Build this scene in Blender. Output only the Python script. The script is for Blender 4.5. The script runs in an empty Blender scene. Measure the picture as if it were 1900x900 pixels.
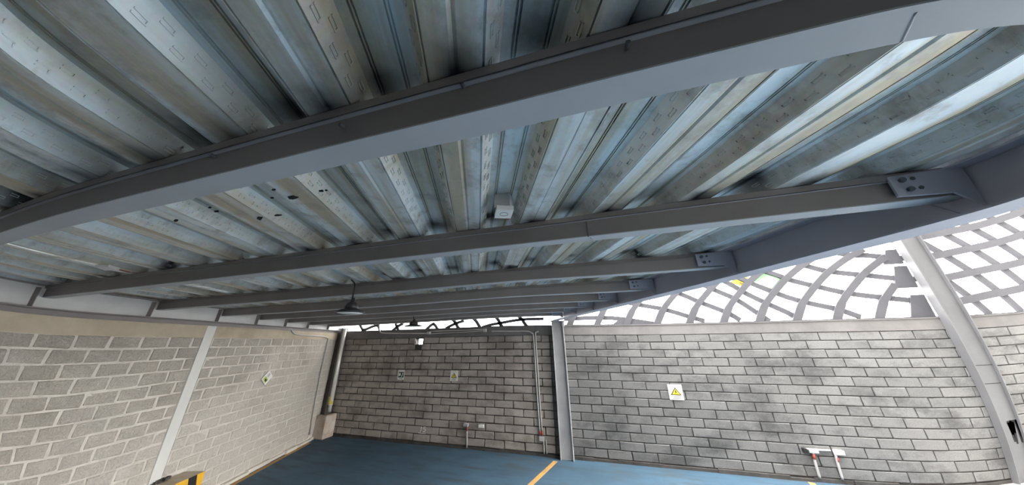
import bpy, bmesh, math, random
import numpy as np
from mathutils import Vector, Matrix

# ------------------------------------------------------------------ camera (wide phone lens, measured from the photo)
SC = bpy.context.scene
COL = SC.collection
K1, K2, K3, K4 = 2.11427229, -1.04564411, -0.34405923, 0.39180156
ROLL, PITCH, YAW, PHI = 0.01056134, 0.36354692, -0.05810674, -0.31619329
CAMZ = 2.0
def _rz(a): c, s = math.cos(a), math.sin(a); return np.array([[c, -s, 0], [s, c, 0], [0, 0, 1]])
def _rx(a): c, s = math.cos(a), math.sin(a); return np.array([[1, 0, 0], [0, c, -s], [0, s, c]])
def _ry(a): c, s = math.cos(a), math.sin(a); return np.array([[c, 0, s], [0, 1, 0], [-s, 0, c]])
CM = _rz(-PHI) @ _rz(YAW) @ _rx(PITCH) @ _ry(ROLL)      # columns: right, forward, up

cd = bpy.data.cameras.new('camera')
cam = bpy.data.objects.new('camera', cd)
COL.objects.link(cam)
R4 = Matrix(((CM[0, 0], CM[0, 2], -CM[0, 1]), (CM[1, 0], CM[1, 2], -CM[1, 1]), (CM[2, 0], CM[2, 2], -CM[2, 1]))).to_4x4()
cam.matrix_world = Matrix.Translation((0, 0, CAMZ)) @ R4
cd.type = 'PANO'
cd.panorama_type = 'FISHEYE_LENS_POLYNOMIAL'
cd.sensor_width = 36.0
cd.sensor_fit = 'HORIZONTAL'
cd.fisheye_fov = math.radians(178)
cd.fisheye_polynomial_k0 = 0.0
cd.fisheye_polynomial_k1 = -K1 / 18.0
cd.fisheye_polynomial_k2 = -K2 / 18.0 ** 2
cd.fisheye_polynomial_k3 = -K3 / 18.0 ** 3
cd.fisheye_polynomial_k4 = -K4 / 18.0 ** 4
cd.clip_start = 0.01
SC.camera = cam

# ------------------------------------------------------------------ sky and exposure (bright overcast day)
w = bpy.data.worlds.new('overcast_sky'); SC.world = w
w.use_nodes = True
bg = w.node_tree.nodes['Background']
bg.inputs[0].default_value = (1.0, 0.985, 0.965, 1)
bg.inputs[1].default_value = 5.0
vs = SC.view_settings
vs.view_transform = 'Standard'; vs.look = 'None'; vs.gamma = 1.0
vs.use_curve_mapping = False
vs.exposure = 1.95
SC.cycles.max_bounces = 10
SC.cycles.diffuse_bounces = 7
SC.cycles.glossy_bounces = 5

# ------------------------------------------------------------------ pixel -> place helpers
def ray(px, py):
    x = (px - 950) / 950; y = -(py - 450) / 950; r = math.hypot(x, y) + 1e-12
    th = K1 * r + K2 * r ** 2 + K3 * r ** 3 + K4 * r ** 4
    return CM @ np.array([math.sin(th) * x / r, math.cos(th), math.sin(th) * y / r])
C0 = np.array([0, 0, CAMZ])
YB = 5.89                                        # face of the back wall
LN = np.array([math.cos(-PHI), math.sin(-PHI), 0])   # left wall normal (points into the bay)
LD = np.array([-math.sin(-PHI), math.cos(-PHI), 0])  # along the left wall, away from camera
DL = -4.112
EA = -0.07836414 - PHI
ED = np.array([-math.sin(EA), math.cos(EA), 0]); ED = np.array([-0.38439966, 0.92316678, 0])  # along the deck flutes and the eave
EN = np.array([ED[1], -ED[0], 0])                # across the flutes
SL = 0.0098                                      # slight fall of the roof
def on_back(px, py, off=0.0):
    d = ray(px, py); return C0 + d * ((YB - off) / d[1])
def on_left(px, py, off=0.0):
    d = ray(px, py); return C0 + d * ((DL + off) / (d @ LN))
def on_z(px, py, z):
    d = ray(px, py); return C0 + d * ((z - CAMZ) / d[2])
def on_y(px, py, y):
    d = ray(px, py); return C0 + d * (y / d[1])
def leftp(t, off, z): p = LN * (DL + off) + LD * t; return np.array([p[0], p[1], z])
def sr(s, r, z): p = EN * s + ED * r; return np.array([p[0], p[1], z])

rng = random.Random(7)

# ------------------------------------------------------------------ materials
def mat(name, base, rough=0.7, metal=0.0, spec=0.4):
    m = bpy.data.materials.new(name); m.use_nodes = True
    b = m.node_tree.nodes['Principled BSDF']
    b.inputs['Base Color'].default_value = (*base, 1); b.inputs['Roughness'].default_value = rough
    b.inputs['Metallic'].default_value = metal; b.inputs['Specular IOR Level'].default_value = spec
    return m
class NT:
    def __init__(s, m): s.m = m; s.t = m.node_tree; s.b = s.t.nodes['Principled BSDF']
    def n(s, typ, **kw):
        nd = s.t.nodes.new(typ)
        for k, v in kw.items():
            if k.startswith('i_'): nd.inputs[k[2:].replace('_', ' ')].default_value = v
            else: setattr(nd, k, v)
        return nd
    def l(s, a, b): s.t.links.new(a, b)
    def pos(s): return s.n('ShaderNodeNewGeometry').outputs['Position']
    def scaled(s, v, sc):
        nd = s.n('ShaderNodeVectorMath', operation='MULTIPLY'); s.l(v, nd.inputs[0]); nd.inputs[1].default_value = sc; return nd.outputs[0]
    def noise(s, v, scale, detail=4, rough=0.55):
        nd = s.n('ShaderNodeTexNoise'); s.l(v, nd.inputs['Vector']); nd.inputs['Scale'].default_value = scale
        nd.inputs['Detail'].default_value = detail; nd.inputs['Roughness'].default_value = rough; return nd.outputs['Fac']
    def ramp(s, f, stops):
        nd = s.n('ShaderNodeValToRGB'); s.l(f, nd.inputs[0]); e = nd.color_ramp.elements
        while len(e) < len(stops): e.new(0.5)
        for i, (p, c) in enumerate(stops):
            e[i].position = p; e[i].color = (*c, 1) if len(c) == 3 else c
        return nd.outputs[0]
    def mix(s, f, a, b, mode='MIX'):
        nd = s.n('ShaderNodeMix', data_type='RGBA', blend_type=mode)
        for val, idx in ((f, 0), (a, 6), (b, 7)):
            if isinstance(val, (int, float)): nd.inputs[idx].default_value = val
            elif isinstance(val, tuple): nd.inputs[idx].default_value = (*val, 1)
            else: s.l(val, nd.inputs[idx])
        return nd.outputs[2]
    def math(s, op, a, b=0.0):
        nd = s.n('ShaderNodeMath', operation=op)
        for i, v in enumerate((a, b)):
            if isinstance(v, (int, float)): nd.inputs[i].default_value = v
            else: s.l(v, nd.inputs[i])
        return nd.outputs[0]
    def bump(s, h, strength=0.4, dist=0.01):
        nd = s.n('ShaderNodeBump'); s.l(h, nd.inputs['Height']); nd.inputs['Strength'].default_value = strength
        nd.inputs['Distance'].default_value = dist; s.l(nd.outputs[0], s.b.inputs['Normal'])
    def color(s, c): s.l(c, s.b.inputs['Base Color'])
    def rough(s, c): s.l(c, s.b.inputs['Roughness'])

def block_material(name, lo, hi, stain, stain_at, tint, bump=0.6, wash=None):
    m = mat(name, hi, 0.93, 0, 0.15); t = NT(m)
    p = t.pos(); rnd = t.n('ShaderNodeObjectInfo').outputs['Random']
    base = t.mix(rnd, lo, hi)
    big = t.noise(p, 0.9, 5, 0.6)
    base = t.mix(t.ramp(big, [(0.42, (0, 0, 0)), (0.62, (1, 1, 1))]), base, tint)
    mid = t.noise(t.scaled(p, (1, 1, 1.7)), 1.35, 7, 0.68)
    base = t.mix(t.ramp(mid, [(stain_at, (0.75, 0.75, 0.75)), (stain_at + 0.17, (0, 0, 0))]), base, stain)
    if wash:                                         # cement slurry brushed over the lower and far blocks
        sx = t.n('ShaderNodeSeparateXYZ'); t.l(p, sx.inputs[0])
        low = t.math('MULTIPLY', t.math('SUBTRACT', 1.75, sx.outputs['Z']), 0.30)
        far = t.math('MULTIPLY', t.math('SUBTRACT', sx.outputs['Y'], 3.6), 0.10)
        cov = t.math('ADD', t.math('ADD', t.noise(p, 1.6, 6, 0.6), low), far)
        base = t.mix(t.ramp(cov, [(0.50, (0, 0, 0)), (0.72, (1, 1, 1))]), base, wash)
    fine = t.noise(p, 60, 4, 0.7)
    base = t.mix(0.3, base, t.ramp(fine, [(0.3, (0.3, 0.3, 0.3)), (0.7, (0.75, 0.75, 0.75))]), 'OVERLAY')
    t.color(base); t.bump(t.math('ADD', fine, t.noise(p, 14, 3)), bump, 0.02 if wash else 0.006)
    return m
M = {}
M['block_back'] = block_material('grey_concrete_block', (0.14, 0.139, 0.136), (0.185, 0.183, 0.179), (0.065, 0.064, 0.066), 0.36, (0.168, 0.165, 0.162))
M['block_brown'] = block_material('brownish_concrete_block', (0.30, 0.268, 0.245), (0.42, 0.378, 0.348), (0.17, 0.145, 0.13), 0.38, (0.37, 0.33, 0.305))
M['block_left'] = block_material('cement_washed_block', (0.42, 0.385, 0.335), (0.49, 0.45, 0.395), (0.36, 0.325, 0.28), 0.36, (0.47, 0.435, 0.385), 0.9, (0.55, 0.51, 0.455))
def plain_noise(name, a, b, scale=3.0, rough=0.9, bump=0.3, dist=0.006, spec=0.25, fine=40):
    m = mat(name, a, rough, 0, spec); t = NT(m); p = t.pos()
    t.color(t.mix(t.ramp(t.noise(p, scale, 6, 0.65), [(0.35, (0, 0, 0)), (0.65, (1, 1, 1))]), a, b))
    t.bump(t.noise(p, fine, 5, 0.7), bump, dist); return m
M['mortar_dark'] = plain_noise('dark_recessed_mortar', (0.05, 0.046, 0.043), (0.085, 0.08, 0.076), 5)
M['mortar_light'] = plain_noise('pale_smeared_mortar', (0.56, 0.52, 0.46), (0.66, 0.62, 0.56), 4, bump=0.8, dist=0.015, fine=18)
M['cap_back'] = plain_noise('grey_concrete_cap', (0.135, 0.128, 0.126), (0.18, 0.17, 0.167), 2.5)
M['cap_left'] = plain_noise('tan_concrete_cap', (0.41, 0.345, 0.255), (0.52, 0.45, 0.35), 3)
M['pier'] = plain_noise('stained_concrete_pier', (0.52, 0.47, 0.42), (0.36, 0.28, 0.21), 4)
M['plinth_top'] = plain_noise('worn_concrete_top', (0.42, 0.34, 0.24), (0.52, 0.46, 0.36), 8)
M['blocker'] = plain_noise('dull_blocker_render', (0.17, 0.165, 0.155), (0.21, 0.205, 0.195), 1.0)
M['bounce_floor'] = plain_noise('pale_bounce_concrete', (0.36, 0.355, 0.34), (0.43, 0.42, 0.405), 1.0)
M['ground'] = plain_noise('asphalt', (0.16, 0.16, 0.16), (0.22, 0.22, 0.215), 1.2)

def floor_material():
    m = mat('blue_floor_paint', (0.06, 0.17, 0.3), 0.42, 0, 0.15); t = NT(m); p = t.pos()
    c = t.mix(t.ramp(t.noise(p, 0.8, 5, 0.6), [(0.35, (0, 0, 0)), (0.7, (1, 1, 1))]), (0.042, 0.075, 0.108), (0.062, 0.115, 0.165))
    sm = t.noise(t.scaled(p, (0.5, 2.2, 1)), 2.5, 6, 0.65)
    c = t.mix(t.ramp(sm, [(0.36, (1, 1, 1)), (0.5, (0, 0, 0))]), c, (0.055, 0.075, 0.09))
    sc = t.noise(p, 9, 8, 0.75)
    c = t.mix(t.ramp(sc, [(0.66, (0, 0, 0)), (0.76, (1, 1, 1))]), c, (0.24, 0.28, 0.30))
    t.color(c); t.rough(t.ramp(sm, [(0.3, (0.7, 0.7, 0.7)), (0.7, (0.52, 0.52, 0.52))])); t.bump(t.noise(p, 30, 4), 0.12, 0.004)
    return m
M['floor'] = floor_material()

def steel(name, c, dirt, rough=0.5, metal=0.0, spec=0.5):
    m = mat(name, c, rough, metal, spec); t = NT(m); p = t.pos()
    col = t.mix(t.ramp(t.noise(p, 2.2, 6, 0.6), [(0.38, (0, 0, 0)), (0.72, (1, 1, 1))]), c, dirt)
    t.color(col); t.bump(t.noise(p, 70, 3), 0.06, 0.002); return m
M['purlin'] = steel('grey_steel_shade_tone', (0.25, 0.225, 0.222), (0.20, 0.18, 0.176), 0.55)  # purlin web toned darker, its shade put into the colour
M['purlin_flange'] = steel('grey_steel_lit_tone', (0.46, 0.48, 0.51), (0.40, 0.41, 0.43), 0.5)  # same steel toned lighter, floor light on the flange put into the colour
M['eave'] = steel('blue_grey_steel_paint', (0.46, 0.465, 0.54), (0.39, 0.395, 0.46), 0.5)
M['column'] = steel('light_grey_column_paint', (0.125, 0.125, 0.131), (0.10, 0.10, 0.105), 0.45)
M['column_mid'] = steel('mid_grey_column_paint', (0.38, 0.375, 0.38), (0.30, 0.295, 0.30), 0.5)
M['column_wall'] = steel('pale_green_grey_paint', (0.66, 0.66, 0.63), (0.60, 0.585, 0.55), 0.6)
M['girder'] = steel('white_grey_girder_paint', (0.62, 0.62, 0.62), (0.5, 0.5, 0.5), 0.5)
M['dark_col'] = steel('dark_brown_steel', (0.07, 0.06, 0.055), (0.045, 0.04, 0.038), 0.6)
M['lattice'] = steel('grey_lattice_paint', (0.075, 0.074, 0.085), (0.06, 0.06, 0.068), 0.7)
M['weld'] = mat('weld_bead', (0.36, 0.36, 0.38), 0.4, 0.3)
M['bolt'] = mat('dark_bolt', (0.13, 0.13, 0.15), 0.5, 0.2)
M['black'] = mat('black_grime', (0.012, 0.012, 0.014), 0.85)
M['zinc'] = steel('galvanised_conduit', (0.52, 0.50, 0.49), (0.42, 0.40, 0.39), 0.4, 0.3)
M['pipe'] = steel('bright_steel_pipe', (0.78, 0.75, 0.72), (0.62, 0.58, 0.54), 0.3, 0.15)
M['red'] = mat('red_tape', (0.33, 0.07, 0.05), 0.7)
M['yellow_tape'] = mat('faded_yellow_band', (0.62, 0.52, 0.13), 0.7)
M['boxgrey'] = mat('grey_metal_box', (0.45, 0.45, 0.45), 0.5, 0.3)
M['white'] = mat('white_plastic', (0.78, 0.78, 0.76), 0.5)
M['sign_white'] = mat('white_sign_panel', (0.74, 0.73, 0.70), 0.5)
M['sign_yellow'] = mat('sign_yellow', (0.72, 0.50, 0.03), 0.5)
M['sign_black'] = mat('sign_black', (0.02, 0.02, 0.02), 0.5)
M['sign_green'] = mat('sign_dark_green', (0.01, 0.07, 0.045), 0.5)
M['sign_ink'] = mat('sign_grey_ink', (0.25, 0.24, 0.23), 0.6)
M['lime'] = mat('sign_lime', (0.5, 0.58, 0.12), 0.5)
M['shade'] = mat('black_lamp_shade', (0.03, 0.03, 0.032), 0.45)
M['lens'] = mat('white_lamp_lens', (0.8, 0.8, 0.78), 0.4)
M['cable'] = mat('black_cable', (0.015, 0.015, 0.015), 0.6)
M['line'] = plain_noise('worn_orange_line_paint', (0.50, 0.27, 0.07), (0.33, 0.22, 0.10), 7, 0.7)
M['haz_yellow'] = plain_noise('hazard_yellow', (0.75, 0.42, 0.03), (0.66, 0.36, 0.03), 6, 0.6)
M['haz_black'] = mat('hazard_black', (0.02, 0.02, 0.022), 0.6)
M['chalk'] = mat('white_paint_mark', (0.85, 0.83, 0.80), 0.9)
M['out_green'] = mat('pale_green_panel', (0.45, 0.8, 0.45), 0.7)
M['out_yellow'] = mat('yellow_board', (0.85, 0.62, 0.12), 0.7)
M['out_brown'] = mat('brown_ring', (0.35, 0.2, 0.08), 0.7)

def deck_material():
    m = mat('galvanised_deck', (0.5, 0.52, 0.54), 0.36, 0.6, 0.4); t = NT(m); p = t.pos()
    # coordinates across (s) and along (r) the flutes
    ds = t.n('ShaderNodeVectorMath', operation='DOT_PRODUCT'); t.l(p, ds.inputs[0]); ds.inputs[1].default_value = tuple(EN)
    dr = t.n('ShaderNodeVectorMath', operation='DOT_PRODUCT'); t.l(p, dr.inputs[0]); dr.inputs[1].default_value = tuple(ED)
    cmb = t.n('ShaderNodeCombineXYZ'); t.l(ds.outputs['Value'], cmb.inputs[0]); t.l(dr.outputs['Value'], cmb.inputs[1])
    v = cmb.outputs[0]
    streak = t.noise(t.scaled(v, (9, 0.55, 1)), 1.0, 5, 0.6)
    blotch = t.noise(v, 7, 7, 0.7)
    spangle = t.n('ShaderNodeTexVoronoi'); t.l(v, spangle.inputs['Vector']); spangle.inputs['Scale'].default_value = 90
    base = t.mix(t.ramp(streak, [(0.42, (0, 0, 0)), (0.6, (1, 1, 1))]), (0.78, 0.84, 0.87), (0.58, 0.52, 0.41))
    base = t.mix(t.ramp(blotch, [(0.34, (0.75, 0.75, 0.75)), (0.5, (0, 0, 0))]), base, (0.42, 0.405, 0.365))
    base = t.mix(0.10, base, spangle.outputs['Color'], 'SOFT_LIGHT')
    rust = t.noise(t.scaled(v, (4, 0.7, 1)), 1.7, 4, 0.6)
    base = t.mix(t.ramp(rust, [(0.68, (0, 0, 0)), (0.78, (0.8, 0.8, 0.8))]), base, (0.30, 0.19, 0.11))
    at = t.n('ShaderNodeAttribute', attribute_name='soot').outputs['Fac']
    base = t.mix(at, base, (0.012, 0.012, 0.016))
    t.color(base)
    t.rough(t.mix(at, t.ramp(blotch, [(0.3, (0.65, 0.65, 0.65)), (0.7, (0.44, 0.44, 0.44))]), (0.9, 0.9, 0.9)))
    t.l(t.math('MULTIPLY', t.math('SUBTRACT', 1.0, at), 0.62), t.b.inputs['Metallic'])
    t.bump(t.noise(t.scaled(v, (3, 0.8, 1)), 3, 2), 0.10, 0.008)
    return m
M['deck'] = deck_material()

# ------------------------------------------------------------------ mesh helpers
class MB:
    def __init__(s): s.v = []; s.f = []
    def quad(s, a, b, c, d):
        i = len(s.v); s.v += [tuple(a), tuple(b), tuple(c), tuple(d)]; s.f.append((i, i + 1, i + 2, i + 3))
    def hexa(s, P):                                  # 8 corners: bottom ring 0-3, top ring 4-7
        i = len(s.v); s.v += [tuple(p) for p in P]
        for f in ((0, 3, 2, 1), (4, 5, 6, 7), (0, 1, 5, 4), (1, 2, 6, 5), (2, 3, 7, 6), (3, 0, 4, 7)): s.f.append(tuple(i + k for k in f))
    def box(s, lo, hi, fr=None):
        (x0, y0, z0), (x1, y1, z1) = lo, hi
        P = [(x0, y0, z0), (x1, y0, z0), (x1, y1, z0), (x0, y1, z0), (x0, y0, z1), (x1, y0, z1), (x1, y1, z1), (x0, y1, z1)]
        s.hexa([fr(*p) for p in P] if fr else P)
    def tube(s, pts, r, n=8, caps=True):
        pts = [Vector(p) for p in pts]; base = len(s.v); m = len(pts); prev = None
        for k in range(m):
            d = (pts[min(k + 1, m - 1)] - pts[max(k - 1, 0)]).normalized()
            u = d.orthogonal().normalized() if prev is None else (prev - d * prev.dot(d)).normalized()
            prev = u; q = d.cross(u)
            rr = r[k] if isinstance(r, (list, tuple)) else r
            for j in range(n):
                a = 2 * math.pi * j / n; s.v.append(tuple(pts[k] + (u * math.cos(a) + q * math.sin(a)) * rr))
        for k in range(m - 1):
            for j in range(n):
                j2 = (j + 1) % n; s.f.append((base + k * n + j, base + k * n + j2, base + (k + 1) * n + j2, base + (k + 1) * n + j))
        if caps:
            s.f.append(tuple(base + j for j in reversed(range(n)))); s.f.append(tuple(base + (m - 1) * n + j for j in range(n)))
    def bar(s, pts, width, depth, side):             # flat bar swept along pts; side = depth direction
        side = Vector(side).normalized(); pts = [Vector(p) for p in pts]; b = len(s.v); m = len(pts)
        for k in range(m):
            d = (pts[min(k + 1, m - 1)] - pts[max(k - 1, 0)]).normalized(); u = d.cross(side).normalized()
            w = width[k] if isinstance(width, (list, tuple)) else width
            for a, c in ((-1, -1), (1, -1), (1, 1), (-1, 1)): s.v.append(tuple(pts[k] + u * a * w / 2 + side * c * depth / 2))
        for k in range(m - 1):
            for j in range(4):
                j2 = (j + 1) % 4; s.f.append((b + k * 4 + j, b + k * 4 + j2, b + k * 4 + 4 + j2, b + k * 4 + 4 + j))
        s.f.append((b + 3, b + 2, b + 1, b)); e = b + (m - 1) * 4; s.f.append((e, e + 1, e + 2, e + 3))
    def build(s, name, material, parent=None, smooth=False, bevel=0.0):
        me = bpy.data.meshes.new(name); me.from_pydata(s.v, [], s.f); me.update()
        bm = bmesh.new(); bm.from_mesh(me); bmesh.ops.recalc_face_normals(bm, faces=bm.faces)
        if bevel: bmesh.ops.bevel(bm, geom=[e for e in bm.edges], offset=bevel, segments=1, affect='EDGES', profile=0.5)
        bm.to_mesh(me); bm.free()
        if smooth:
            for p in me.polygons: p.use_smooth = True
        me.materials.append(M[material])
        o = bpy.data.objects.new(name, me); COL.objects.link(o)
        if parent is not None: attach(o, parent)
        return o
def attach(o, parent):
    o.parent = parent
    o.matrix_parent_inverse = parent.matrix_world.inverted() if parent.type == 'EMPTY' else Matrix.Identity(4)
def thing(name, label, cat, loc=(0, 0, 0), group=None):
    o = bpy.data.objects.new(name, None); COL.objects.link(o); o.location = tuple(loc); o.empty_display_size = 0.1
    o.matrix_world = Matrix.Translation(tuple(loc))
    tag(o, label, cat, group); return o
def tag(o, label, cat, group=None):
    o['label'] = label; o['category'] = cat
    if group: o['group'] = group
    return o
def structure(o, label=None):
    o['kind'] = 'structure'
    if label: o['label'] = label
    return o
def smooth_path(pts, n=6):
    P = [np.array(p, float) for p in pts]; P = [2 * P[0] - P[1]] + P + [2 * P[-1] - P[-2]]; out = []
    for k in range(1, len(P) - 2):
        for j in range(n):
            t = j / n; a, b, c, d = P[k - 1:k + 3]
            out.append(0.5 * ((2 * b) + (-a + c) * t + (2 * a - 5 * b + 4 * c - d) * t * t + (-a + 3 * b - 3 * c + d) * t ** 3))
    out.append(P[-2]); return out

# ------------------------------------------------------------------ floor
m = MB(); m.box((-9, -8, -0.2), (4.4, YB, 0))
floor = structure(m.build('floor', 'floor'), 'worn blue painted concrete parking floor')
m = MB(); m.box((4.4, -8, -0.2), (16, YB, 0))
structure(m.build('floor_bounce', 'bounce_floor'), 'added pale yard beyond the painted bays')  # ground made pale to bounce light onto the left wall and roof
m = MB(); m.box((-60, -60, -0.5), (60, 60, -0.21))
structure(m.build('floor_outside', 'ground'), 'plain asphalt ground outside the walls')
def floor_line(a, b, width, label):
    a = np.array(a, float); b = np.array(b, float); d = (b - a) / np.linalg.norm(b - a); n = np.array([-d[1], d[0], 0]); m = MB()
    lo, hi = 0.0, 0.003
    P = [a - n * width / 2, b - n * width / 2, b + n * width / 2, a + n * width / 2]
    m.hexa([p + np.array([0, 0, lo]) for p in P] + [p + np.array([0, 0, hi]) for p in P])
    return tag(m.build('floor_marking', 'line'), label, 'floor marking', 'painted floor lines')
a = on_z(1031, 856, 0); b = on_z(985, 899, 0)
floor_line(a, a + (b - a) * 5, 0.075, 'worn orange parking line running from the foot of the middle column')
a2 = on_z(1498, 891, 0); a2[1] = YB - 0.06
floor_line(a2, a2 + (b - a) * 5, 0.075, 'orange parking line starting below the twin outlet pipes')
floor_line(leftp(1.0, 0.16, 0), leftp(7.0, 0.10, 0), 0.07, 'faded orange line along the foot of the left wall')

# ------------------------------------------------------------------ walls of concrete block
CH, CL, JT = 0.1365, 0.407, 0.012
ZJ = [2.098 - CH * k for k in range(16)]           # bed joints from the cap downwards (last = 0.05)
hole_a, hole_b = on_back(771, 629), on_back(783.5, 638.8)
HX0, HX1, HZ0, HZ1 = hole_a[0], hole_b[0], hole_b[2], hole_a[2]

def block_mesh(length, depth, seed, rough=0.004, jt=JT):
    r = random.Random(seed); me = bpy.data.meshes.new('block'); bm = bmesh.new()
    bmesh.ops.create_cube(bm, size=1.0)
    for v in bm.verts:
        v.co.x *= length; v.co.y *= depth; v.co.z *= CH - jt
    bmesh.ops.bevel(bm, geom=list(bm.edges), offset=0.006, segments=1, affect='EDGES', profile=0.6)
    for v in bm.verts:
        v.co += Vector((r.uniform(-1, 1), r.uniform(-0.5, 0.5), r.uniform(-1, 1))) * rough
    bm.to_mesh(me); bm.free(); return me

def lay_wall(name, x_ranges, phases, place, material, parent, parts_key, max_parts, gaps=(), proud=(0.0, 0.01), jt=JT, rough=0.004, cl=CL):
    """running bond; place(x, z, out) -> matrix. The biggest in view become parts, the others one joined part"""
    cache = {}; blocks = []
    for j in range(15):
        ztop, zbot = ZJ[j], ZJ[j + 1]; zc = (ztop + zbot) / 2
        for (x0, x1), ph in zip(x_ranges, phases):
            start = ph + (cl / 2 if j % 2 == 0 else 0.0) + rng.uniform(-0.012, 0.012)
            k = math.floor((x0 - start) / cl); x = start + k * cl
            while x < x1 - 0.03:
                a, b = max(x, x0), min(x + cl, x1)
                segs = [(a + jt / 2, b - jt / 2)]
                for gx0, gx1, gz0, gz1 in gaps:
                    if gz0 < ztop and gz1 > zbot:
                        segs = [q for s0, s1 in segs for q in ((s0, min(s1, gx0)), (max(s0, gx1), s1)) if q[1] - q[0] > 0.03]
                for s0, s1 in segs:
                    if s1 - s0 > 0.03: blocks.append(((s0 + s1) / 2, zc, round((s1 - s0) / 0.02) * 0.02 if s1 - s0 < cl - 0.03 else cl - jt))
                x += cl
    blocks.sort(key=lambda q: parts_key(q[0], q[1]))
    rest = MB()
    for i, (x, z, ln) in enumerate(blocks):
        seed = rng.randrange(5); key = (round(ln, 3), seed)
        if key not in cache:
            cache[key] = block_mesh(ln, 0.09, seed * 31 + int(ln * 1000), rough, jt); cache[key].materials.append(M[material])
        mt = place(x, z, rng.uniform(*proud)) @ Matrix.Rotation(rng.uniform(-0.006, 0.006), 4, 'Y')
        if i < max_parts:
            o = bpy.data.objects.new('block', cache[key]); COL.objects.link(o); o.matrix_world = mt; o.parent = parent
        else:
            me = cache[key]; b = len(rest.v)
            rest.v += [tuple(mt @ v.co) for v in me.vertices]; rest.f += [tuple(b + q for q in p.vertices) for p in me.polygons]
    if rest.v:
        o = rest.build('further_blocks', material, parent); o['kind'] = 'stuff'

# back wall: a mortar slab with a real hole, blocks standing 1 cm proud of it
m = MB(); YM = YB + 0.012; XW0, XW1 = -6.45, 9.6
m.box((XW0, YM, 0), (HX0, YM + 0.15, 2.098)); m.box((HX1, YM, 0), (XW1, YM + 0.15, 2.098))
m.box((HX0, YM, 0), (HX1, YM + 0.15, HZ0)); m.box((HX0, YM, HZ1), (HX1, YM + 0.15, 2.098))
wall_back = structure(m.build('wall_back', 'mortar_dark'), 'weathered grey concrete block wall at the back')
back_at = lambda x, z, out: Matrix.Translation((x, YB + 0.045 - out, z))
lay_wall('back', [(-0.75, 9.5)], [0.374], back_at, 'block_back', wall_back, lambda x, z: (0 if x < 6.6 else 1, math.hypot(x, YB)), 235, [], (0.0, 0.006))
lay_wall('back', [(-6.3, -0.75)], [0.08], back_at, 'block_brown', wall_back, lambda x, z: (0 if -6.0 < x else 1, math.hypot(x, YB)), 65, [(HX0, HX1, HZ0, HZ1)], (0.0, 0.012), 0.017, 0.006)
m = MB(); m.box((XW0, YB - 0.008, 2.10), (XW1, YB + 0.15, 2.272)); m.box((XW0, YB - 0.02, 2.272), (XW1, YB + 0.16, 2.287))
trim = structure(m.build('trim_1', 'cap_back'), 'grey concrete cap along the top of the back wall')
m = MB()
x = XW0 + 0.1
while x < XW1 - 0.5:                                 # mortar fillet where the wall meets the floor
    L_ = rng.uniform(0.25, 0.6); m.box((x, YB - rng.uniform(0.015, 0.035), 0), (x + L_, YB + 0.03, rng.uniform(0.03, 0.055))); x += L_
structure(m.build('baseboard_back', 'mortar_dark'), 'rough mortar fillet at the foot of the back wall')

# left wall, oblique to the back one
def fr_left(t, off, z): return leftp(t, off, z)
m = MB(); m.box((-4.3, -0.16, 0), (7.62, -0.004, 2.098), fr_left)
wall_left = structure(m.build('wall_left', 'mortar_light'), 'cement-washed block wall on the left')
RL = Matrix(((LD[0], -LN[0], 0), (LD[1], -LN[1], 0), (0, 0, 1))).to_4x4()
lay_wall('left', [(-4.3, 7.55)], [0.11], lambda x, z, out: Matrix.Translation(tuple(leftp(x, -0.045 + out, z))) @ RL,
         'block_left', wall_left, lambda x, z: (0 if 2.1 < x < 7.6 else 1, abs(x - 2.1)), 300, [], (-0.0015, 0.0025), 0.02, 0.0075, 0.268)
m = MB(); m.box((-4.3, -0.16, 2.09), (7.62, 0.012, 2.25), fr_left)
structure(m.build('trim_2', 'cap_left'), 'tan concrete ring beam along the top of the left wall')
m = MB()
t_ = 1.0
while t_ < 7.2:
    L_ = rng.uniform(0.2, 0.5); m.box((t_, -0.03, 0), (t_ + L_, rng.uniform(0.03, 0.075), rng.uniform(0.03, 0.06)), fr_left); t_ += L_
structure(m.build('baseboard_left', 'mortar_light'), 'pale mortar fillet at the foot of the left wall')
# tall blocker added behind the camera to hold sky light off the back wall
m = MB(); m.box((-8.0, -5.2, 0), (34, -4.9, 22.0))
structure(m.build('wall_sky_blocker', 'blocker'), 'tall added facade behind the viewpoint')

m = MB(); m.hexa([sr(1.62, -4.6, 0), sr(1.77, -4.6, 0), sr(1.77, -0.7, 0), sr(1.62, -0.7, 0), sr(1.62, -4.6, 2.37), sr(1.77, -4.6, 2.37), sr(1.77, -0.7, 2.37), sr(1.62, -0.7, 2.37)])
structure(m.build('wall_side_blocker', 'blocker'), 'added light-blocking side wall behind the viewpoint')  # added out of view to cut the light behind the camera

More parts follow.
